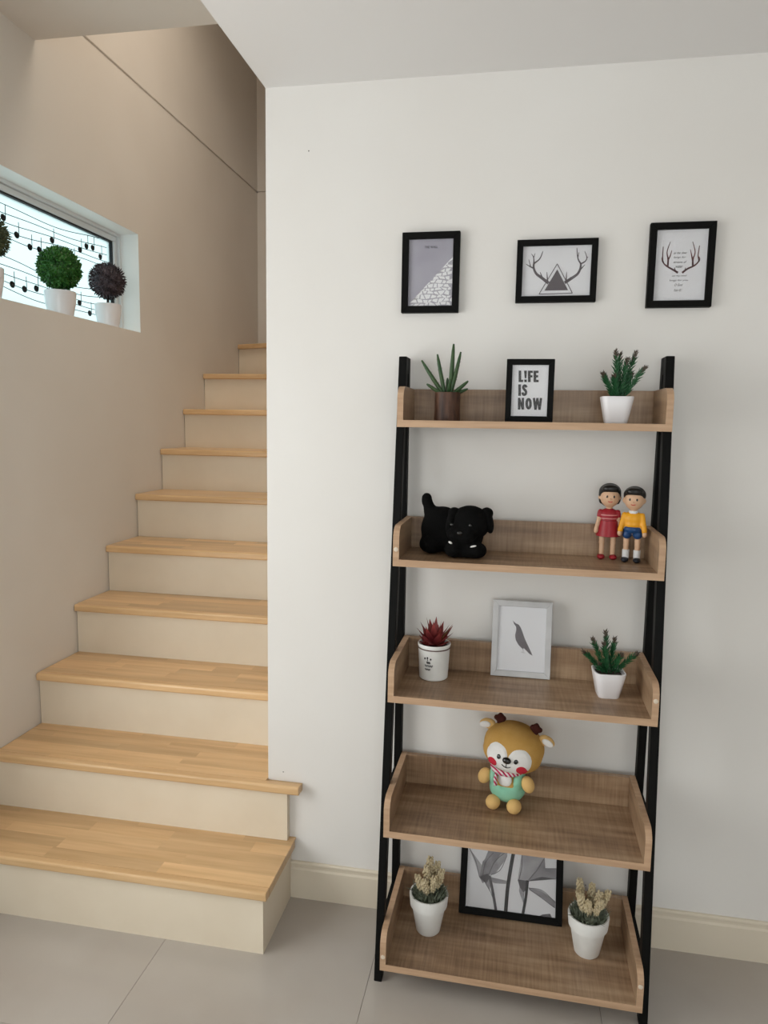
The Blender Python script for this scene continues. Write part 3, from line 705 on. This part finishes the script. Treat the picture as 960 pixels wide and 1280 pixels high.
# buff lavender in white pots
def lavender(label, loc, rz, seed, spikes):
    t = thing('potted_plant', label, 'potted plant', loc, rz); rng = random.Random(seed); t.scale = (1.06, 1.06, 1.0)
    obj('pot', lathe(new(), [(0.030, 0), (0.0325, 0.003), (0.0455, 0.078), (0.0500, 0.080), (0.0525, 0.112), (0.0515, 0.115), (0.0475, 0.115), (0.046, 0.100)], 36), WCLAY, t, smooth='auto')
    fo = new()
    for k in range(420):
        r_ = 0.041*math.sqrt(rng.random()); a = rng.uniform(0, 2*PI); p = Vector((r_*math.cos(a), r_*math.sin(a), 0.102 + rng.uniform(0, 0.012)))
        e = Vector((math.cos(a)*rng.uniform(-0.5, 0.7) + rng.uniform(-0.5, 0.5), math.sin(a)*rng.uniform(-0.5, 0.7) + rng.uniform(-0.5, 0.5), rng.uniform(0.5, 1.6)))
        needle(fo, p, e, rng.uniform(0.016, 0.034), 0.0017, 0)
    lathe(fo, [(0.046, 0.098), (0.046, 0.104), (0.01, 0.108)], 20)
    obj('foliage', fo, SAGE, t)
    for (sx, sy, hz) in spikes:
        sp = new(); b0 = Vector((sx*0.45, sy*0.45, 0.10)); tp = Vector((sx, sy, hz))
        tube(sp, [b0, b0.lerp(tp, 0.5), tp], [0.0013, 0.0012, 0.0008], 5, 1)
        L_ = (tp-b0).length; n = 46
        for k in range(n):
            s = 1 - (0.056/L_)*(k/n); p = b0.lerp(tp, s); a = k*2.39; wv = 0.0035 + 0.0062*math.sin(PI*min(1, 0.12+0.88*k/n))
            e = Vector((math.cos(a), math.sin(a), 0.5)).normalized()
            c = p + e*wv*rng.uniform(0.7, 1.1); r_ = 0.0040*rng.uniform(0.8, 1.2)
            g = bmesh.ops.create_icosphere(sp, subdivisions=1, radius=r_, matrix=Matrix.Translation(c) @ Matrix.Diagonal((0.9, 0.9, 1.3, 1)))
        obj('flower_spike', sp, [BUFF, SAGE], t)
    for k in range(4):
        w_ = new(); a = k*1.7+seed
        for q in range(5): needle(w_, Vector((0.035*math.cos(a), 0.035*math.sin(a), 0.112)), Vector((math.cos(a+q*0.15), math.sin(a+q*0.15), 0.35+q*0.12)), 0.034, 0.0008, 0)
        obj('sprig', w_, SAGE, t)
    return t
lavender('artificial buff lavender in white clay pot on the stair side of tulip frame', (0.543, -0.171, ZT[4]), 0.2, 31, [(-0.008, -0.002, 0.192), (0.012, -0.020, 0.174), (-0.034, -0.012, 0.172), (-0.016, -0.024, 0.166), (0.004, 0.022, 0.204), (0.034, -0.002, 0.182), (0.024, 0.02, 0.190)])
lavender('artificial buff lavender in white clay pot, tulip frame between it and stairs', (0.986, -0.168, ZT[4]), -0.4, 32, [(-0.016, -0.024, 0.178), (0.034, -0.020, 0.176), (-0.034, 0.016, 0.190), (0.000, 0.020, 0.186), (0.006, -0.026, 0.166), (0.026, 0.0, 0.184), (0.044, 0.014, 0.188), (-0.026, -0.010, 0.172)])
# ball topiaries on the window sill
def topiary(label, loc, rb, pot_r, pot_h, m, seed, zc, spiky):
    t = thing('topiary_plant', label, 'potted plant', loc, 0); rng = random.Random(seed)
    obj('pot', lathe(new(), [(pot_r*0.72, 0), (pot_r*0.80, 0.003), (pot_r*0.97, pot_h*0.6), (pot_r, pot_h-0.003), (pot_r*0.985, pot_h), (pot_r*0.92, pot_h), (pot_r*0.90, pot_h*0.85)], 32), WPOT, t, smooth='auto')
    obj('soil', lathe(new(), [(pot_r*0.88, pot_h*0.80), (pot_r*0.88, pot_h*0.88), (0.01, pot_h*0.9)], 24), SOIL, t)
    obj('stem', tube(new(), [(0, 0, pot_h*0.8), (0.001, 0, zc-0.3*rb)], 0.0055, 8), STEMM, t)
    f = new(); ell(f, (0, 0, zc), (rb*0.86,)*3, seg=20, ring=14)
    n = 800 if not spiky else 650
    for k in range(n):
        zz = 1-2*(k+0.5)/n; rr = math.sqrt(1-zz*zz); a = k*2.39996
        d = Vector((rr*math.cos(a), rr*math.sin(a), zz)); jit_ = Vector((rng.uniform(-1, 1), rng.uniform(-1, 1), rng.uniform(-1, 1)))
        p = Vector((0, 0, zc)) + d*rb*(0.84 + rng.uniform(-0.02, 0.04)); e = (d + jit_*(0.75 if not spiky else 0.45)).normalized()
        if spiky: needle(f, p, e, rb*rng.uniform(0.14, 0.27), rb*0.045, 0)
        else: needle(f, p, e, rb*rng.uniform(0.15, 0.25), rb*0.068, 0)
    obj('foliage', f, m, t)
topiary('round green ball topiary in white pot on the window sill', (-1.018, 0.505, WZ0), 0.082, 0.058, 0.093, BOXG, 51, 0.180, False)
topiary('dark purple ball topiary in white pot on the window sill', (-1.018, 0.835, WZ0), 0.076, 0.054, 0.098, BOXP, 52, 0.196, True)
topiary('grey-green ball topiary in white pot on the window sill', (-1.018, 0.105, WZ0), 0.080, 0.058, 0.100, BOXO, 53, 0.200, True)

# ------------------------------------------------------------------ black plush dog
t = thing('plush_dog', 'black plush dog lying with raised tail on the second shelf', 'plush toy', (0.585, -0.115, ZT[1]))
blob('body', [((-0.038, 0.005, 0.066), (0.060, 0.052, 0.064)), ((0.020, -0.005, 0.056), (0.058, 0.050, 0.056)),
              ((0.040, -0.040, 0.092), (0.056, 0.048, 0.048)), ((0.010, -0.070, 0.066), (0.030, 0.028, 0.024)), ((0.034, -0.078, 0.066), (0.028, 0.024, 0.022)),
              ((0.000, -0.060, 0.022), (0.026, 0.036, 0.022)), ((0.060, -0.058, 0.022), (0.030, 0.034, 0.022)), ((0.030, -0.060, 0.020), (0.050, 0.026, 0.018)),
              ((-0.066, -0.010, 0.026), (0.034, 0.046, 0.026)), ((-0.076, 0.012, 0.118), (0.017, 0.016, 0.028)), ((-0.084, 0.014, 0.145), (0.0165, 0.015, 0.022))], 0.006, PLUSHK, t)
blob('ear', [((0.090, -0.040, 0.098), (0.013, 0.026, 0.034), (0, -0.2, 0)), ((0.084, -0.036, 0.120), (0.018, 0.024, 0.016))], 0.004, PLUSHK, t)
blob('ear', [((-0.010, -0.052, 0.092), (0.013, 0.026, 0.034), (0, 0.2, 0)), ((-0.002, -0.042, 0.118), (0.018, 0.024, 0.016))], 0.004, PLUSHK, t)
obj('nose', ell(new(), (0.018, -0.096, 0.072), (0.008, 0.006, 0.006)), EYEK, t, smooth=True)
for ex in (-0.004, 0.044): obj('eye', ell(new(), (ex, -0.086, 0.092), (0.005, 0.004, 0.005)), EYEK, t, smooth=True)
obj('collar_tag', ell(new(), (-0.006, -0.0965, 0.046), (0.0055, 0.0025, 0.0028), (0, 0.5, 0)), WHITEF, t, smooth=True)
obj('collar_tag', ell(new(), (0.054, -0.0925, 0.038), (0.0085, 0.002, 0.0024), (0, -0.25, 0)), WHITEF, t, smooth=True)

# ------------------------------------------------------------------ two plain toy children
def child(name, label, loc, rz, hgt, top_m, low_m, shoe_m, sock, skirt):
    t = thing(name, label, 'figurine', loc, rz, 'toy children on the second shelf'); k = hgt/0.165; t.scale = (0.9, 0.9, 1.0)
    def e(c, r, rot=(0, 0, 0)): return (tuple(x*k for x in c), tuple(x*k for x in r), rot)
    legs = []
    for s in (-1, 1):
        for q in range(7): legs.append(e((s*0.0125, 0, 0.010+q*0.0085), (0.0062+q*0.0003, 0.0066, 0.007)))
    body = legs + [e((0, 0, 0.072), (0.019, 0.014, 0.014)), e((0, 0, 0.090), (0.019, 0.0135, 0.016)), e((0, 0, 0.106), (0.007, 0.007, 0.008)), e((0, -0.001, 0.132), (0.0225, 0.0215, 0.0225))]
    for s in (-1, 1):
        for q in range(6): body.append(e((s*(0.0195+q*0.0014), -0.002-q*0.0012, 0.098-q*0.0062), (0.0052, 0.0054, 0.006)))
        body.append(e((s*0.0275, -0.009, 0.061), (0.006, 0.006, 0.007)))
        body.append(e((s*0.0225, 0, 0.130), (0.004, 0.004, 0.006)))
    blob('body', body, 0.0024*k, SKIN, t, 4)
    shirt = [e((0, 0, 0.092), (0.0215, 0.0158, 0.0165)), e((0, 0, 0.080), (0.0205, 0.0155, 0.011))]
    for s in (-1, 1):
        for q in range(6 if not skirt else 2): shirt.append(e((s*(0.0195+q*0.0014), -0.002-q*0.0012, 0.099-q*0.0062), (0.0066, 0.0068, 0.0066)))
    blob('shirt', shirt, 0.0024*k, top_m, t, 3)
    if skirt:
        obj('skirt', lathe(new(), [(0.0205*k, 0.082*k), (0.022*k, 0.074*k), (0.0275*k, 0.050*k), (0.0265*k, 0.0495*k), (0.019*k, 0.068*k)], 28), low_m, t, smooth='auto')
        for zz in (0.094, 0.087): obj('stripe', lathe(new(), [(0.0195*k, zz*k-0.001*k), (0.0222*k, zz*k-0.001*k), (0.0222*k, zz*k+0.001*k), (0.0195*k, zz*k+0.001*k)], 24), FPINK, t).scale = (1, 0.76, 1)
    else:
        sh_ = [e((0, 0, 0.070), (0.0215, 0.0165, 0.010))] + [e((s*0.0118, 0, 0.058), (0.0105, 0.0115, 0.010)) for s in (-1, 1)]
        blob('shorts', sh_, 0.0024*k, low_m, t, 3)
        obj('collar', lathe(new(), [(0.008*k, 0.104*k), (0.012*k, 0.1035*k), (0.0095*k, 0.109*k), (0.0075*k, 0.109*k)], 18), FWHITE, t, smooth='auto')
    for s in (-1, 1):
        obj('shoe', ell(new(), (s*0.0135*k, -0.0055*k, 0.0056*k), (0.0088*k, 0.0145*k, 0.0056*k)), shoe_m, t, smooth=True)
        if sock: obj('sock', lathe(new(), [(0.0070*k, 0.008*k), (0.0078*k, 0.012*k), (0.0079*k, 0.026*k), (0.0070*k, 0.0265*k)], 16, c=(s*0.0125*k, 0, 0)), FWHITE, t, smooth='auto')
        obj('eye', ell(new(), (s*0.0078*k, -0.0212*k, 0.133*k), (0.0019*k, 0.0012*k, 0.0028*k), seg=10, ring=8), EYEK, t, smooth=True)
    obj('mouth', tube(new(), [((-0.005+q*0.002)*k, (-0.0212+abs(q-2.5)*0.0004)*k, (0.1215+abs(q-2.5)*0.0006)*k) for q in range(6)], 0.0007*k, 5), CHEEK, t)
    obj('nose', ell(new(), (0, -0.0225*k, 0.1275*k), (0.0022*k, 0.0022*k, 0.0018*k), seg=10, ring=8), SKIN, t, smooth=True)
    hr = [e((0, 0.0045, 0.1405), (0.0255, 0.0225, 0.0195)), e((0, -0.010, 0.149), (0.0195, 0.0130, 0.0085))]
    if skirt: hr += [e((0, 0.012, 0.128), (0.0245, 0.0135, 0.019)), e((-0.018, 0.004, 0.132), (0.0075, 0.012, 0.017)), e((0.018, 0.004, 0.132), (0.0075, 0.012, 0.017))]
    blob('hair', hr, 0.0026*k, HAIR, t, 3)
    return t
child('child_figurine', 'toy figurine of a child in red striped dress on second shelf', (0.991, -0.085, ZT[1]), -0.05, 0.212, FRED, FRED, FRED, False, True)
child('child_figurine', 'toy figurine of a child in yellow top and blue shorts', (1.049, -0.115, ZT[1]), -0.25, 0.208, FYEL, FBLUE, FNAVY, True, False)

# ------------------------------------------------------------------ plush deer in green overalls
t = thing('plush_deer', 'tan plush deer in mint green overalls sitting on the fourth shelf', 'plush toy', (0.752, -0.105, ZT[3]), -0.23)
blob('body', [((0, 0.002, 0.062), (0.050, 0.042, 0.050)), ((0, 0.004, 0.095), (0.040, 0.034, 0.034))], 0.005, TAN, t)
blob('overalls', [((0, 0.001, 0.052), (0.0525, 0.0445, 0.042)), ((-0.034, -0.004, 0.086), (0.016, 0.034, 0.034)), ((0.034, -0.004, 0.086), (0.016, 0.034, 0.034)), ((0, 0.016, 0.084), (0.040, 0.030, 0.032))], 0.004, MINT, t)
obj('bib', ell(new(), (0.0, -0.0345, 0.090), (0.020, 0.0065, 0.022)), WHITEF, t, smooth=True)
for s in (-1, 1):
    obj('foot', ell(new(), (s*0.030, -0.040, 0.0195), (0.0205, 0.024, 0.0195)), TANL, t, smooth=True)
    obj('arm', ell(new(), (s*0.062, -0.020, 0.082), (0.018, 0.017, 0.024), (0, -s*0.35, 0)), TANL, t, smooth=True)
hd = blob('head', [((0, 0.0, 0.185), (0.084, 0.066, 0.068)), ((0, -0.010, 0.168), (0.082, 0.062, 0.052))], 0.005, TAN, t)
def on_head(x, z, lift=0.0):
    """front surface of the head at x, z"""
    best = -1e9
    for (cx_, cy_, cz_), (rx, ry, rz_) in (((0, 0.0, 0.185), (0.084, 0.066, 0.068)), ((0, -0.010, 0.168), (0.082, 0.062, 0.052))):
        q = 1 - ((x-cx_)/rx)**2 - ((z-cz_)/rz_)**2
        if q > 0: best = max(best, ry*math.sqrt(q) - cy_)
    return -(best + lift)
def patch(name, cx_, cz_, rx, rz_, m, lift, parent, n=7, shape=None):
    bm = new(); grid = [[None]*(2*n+1) for _ in range(n+1)]
    c = bm.verts.new((cx_, on_head(cx_, cz_, lift), cz_)); rings = []
    for k in range(1, n+1):
        s = k/n; rg_ = []
        for q in range(32):
            a = 2*PI*q/32; x = cx_+rx*s*math.cos(a); z = cz_+rz_*s*math.sin(a); rg_.append(bm.verts.new((x, on_head(x, z, lift*(1 if k < n else -0.8)), z)))
        rings.append(rg_)
    for q in range(32): bm.faces.new((c, rings[0][q], rings[0][(q+1) % 32]))
    for A, Bv in zip(rings, rings[1:]):
        for q in range(32): bm.faces.new((A[q], Bv[q], Bv[(q+1) % 32], A[(q+1) % 32]))
    return obj(name, bm, m, parent, smooth=True)
patch('face_patch', -0.030, 0.172, 0.031, 0.036, WHITEF, 0.0022, t); patch('face_patch', 0.030, 0.172, 0.031, 0.036, WHITEF, 0.0022, t); patch('face_patch', 0, 0.152, 0.052, 0.024, WHITEF, 0.0024, t)
for s in (-1, 1):
    patch('cheek', s*0.0400, 0.152, 0.0150, 0.0150, CHEEK, 0.0038, t)
    patch('eye', s*0.0235, 0.176, 0.0068, 0.0074, EYEK, 0.0044, t, 4)
obj('nose', ell(new(), (0, on_head(0, 0.174)-0.004, 0.174), (0.0120, 0.008, 0.0090)), EYEK, t, smooth=True)
obj('mouth', tube(new(), [(x, on_head(x, 0.155+abs(x)*0.35+0.000, 0.0035), 0.153+0.010*(abs(x)/0.012)**2*0.55) for x in [(-0.012+0.002*q) for q in range(13)]], 0.0012, 5), EYEK, t)
obj('mouth', tube(new(), [(0, on_head(0, 0.168, 0.0036), 0.168), (0, on_head(0, 0.154, 0.0036), 0.154)], 0.0011, 5), EYEK, t)
for s in (-1, 1):
    er = blob('ear', [((s*0.083, 0.006, 0.224), (0.024, 0.011, 0.0155), (0, s*0.30, 0)), ((s*0.070, 0.006, 0.220), (0.016, 0.011, 0.014))], 0.004, TANL, t)
    obj('inner_ear', ell(new(), (s*0.087, -0.004, 0.223), (0.016, 0.004, 0.0095), (0, s*0.30, 0)), WHITEF, er, smooth=True)
    blob('antler', [((s*0.048, 0.004, 0.240), (0.010, 0.009, 0.014)), ((s*0.060, 0.004, 0.250), (0.0085, 0.008, 0.008)), ((s*0.040, 0.004, 0.252), (0.0075, 0.008, 0.008)), ((s*0.050, 0.004, 0.258), (0.0080, 0.008, 0.010))], 0.003, BROWNP, t)
# the head leans to one side
HP = Matrix.Translation((0.008, 0.0, -0.006)) @ Matrix.Translation((0, 0, 0.13)) @ Matrix.Rotation(0.12, 4, 'Y') @ Matrix.Translation((0, 0, -0.13)) @ Matrix.Diagonal((1.03, 1.03, 1.0, 1))
for ch in list(t.children):
    if ch.name.split('.')[0] in ('head', 'face_patch', 'cheek', 'eye', 'nose', 'mouth', 'ear', 'antler'): ch.matrix_local = HP
# striped scarf
def stripe_mat():
    m = bpy.data.materials.new('candy_stripe'); m.use_nodes = True; nt = m.node_tree; b = nt.nodes['Principled BSDF']
    tc = nt.nodes.new('ShaderNodeTexCoord'); wv = nt.nodes.new('ShaderNodeTexWave'); wv.inputs['Scale'].default_value = 42; wv.bands_direction = 'DIAGONAL'
    r = nt.nodes.new('ShaderNodeValToRGB'); r.color_ramp.interpolation = 'CONSTANT'; r.color_ramp.elements[0].color = (0.75, 0.70, 0.70, 1); r.color_ramp.elements[1].position = 0.5; r.color_ramp.elements[1].color = (0.50, 0.02, 0.10, 1)
    nt.links.new(tc.outputs['Object'], wv.inputs[0]); nt.links.new(wv.outputs[0], r.inputs[0]); nt.links.new(r.outputs[0], b.inputs['Base Color']); b.inputs['Roughness'].default_value = 0.9
    return m
SC = stripe_mat()
sc = obj('scarf', tube(new(), [(0.043*math.sin(a), -0.043*math.cos(a)+0.002, 0.114-0.004*math.cos(a)) for a in [2*PI*q/28 for q in range(29)]], 0.0078, 8, flat=1.0), SC, t, smooth=True)
obj('scarf_tail', tube(new(), [(-0.022, -0.043, 0.110), (-0.024, -0.047, 0.095), (-0.022, -0.0485, 0.076)], [0.0075, 0.009, 0.010], 8, flat=0.5), SC, sc, smooth=True)
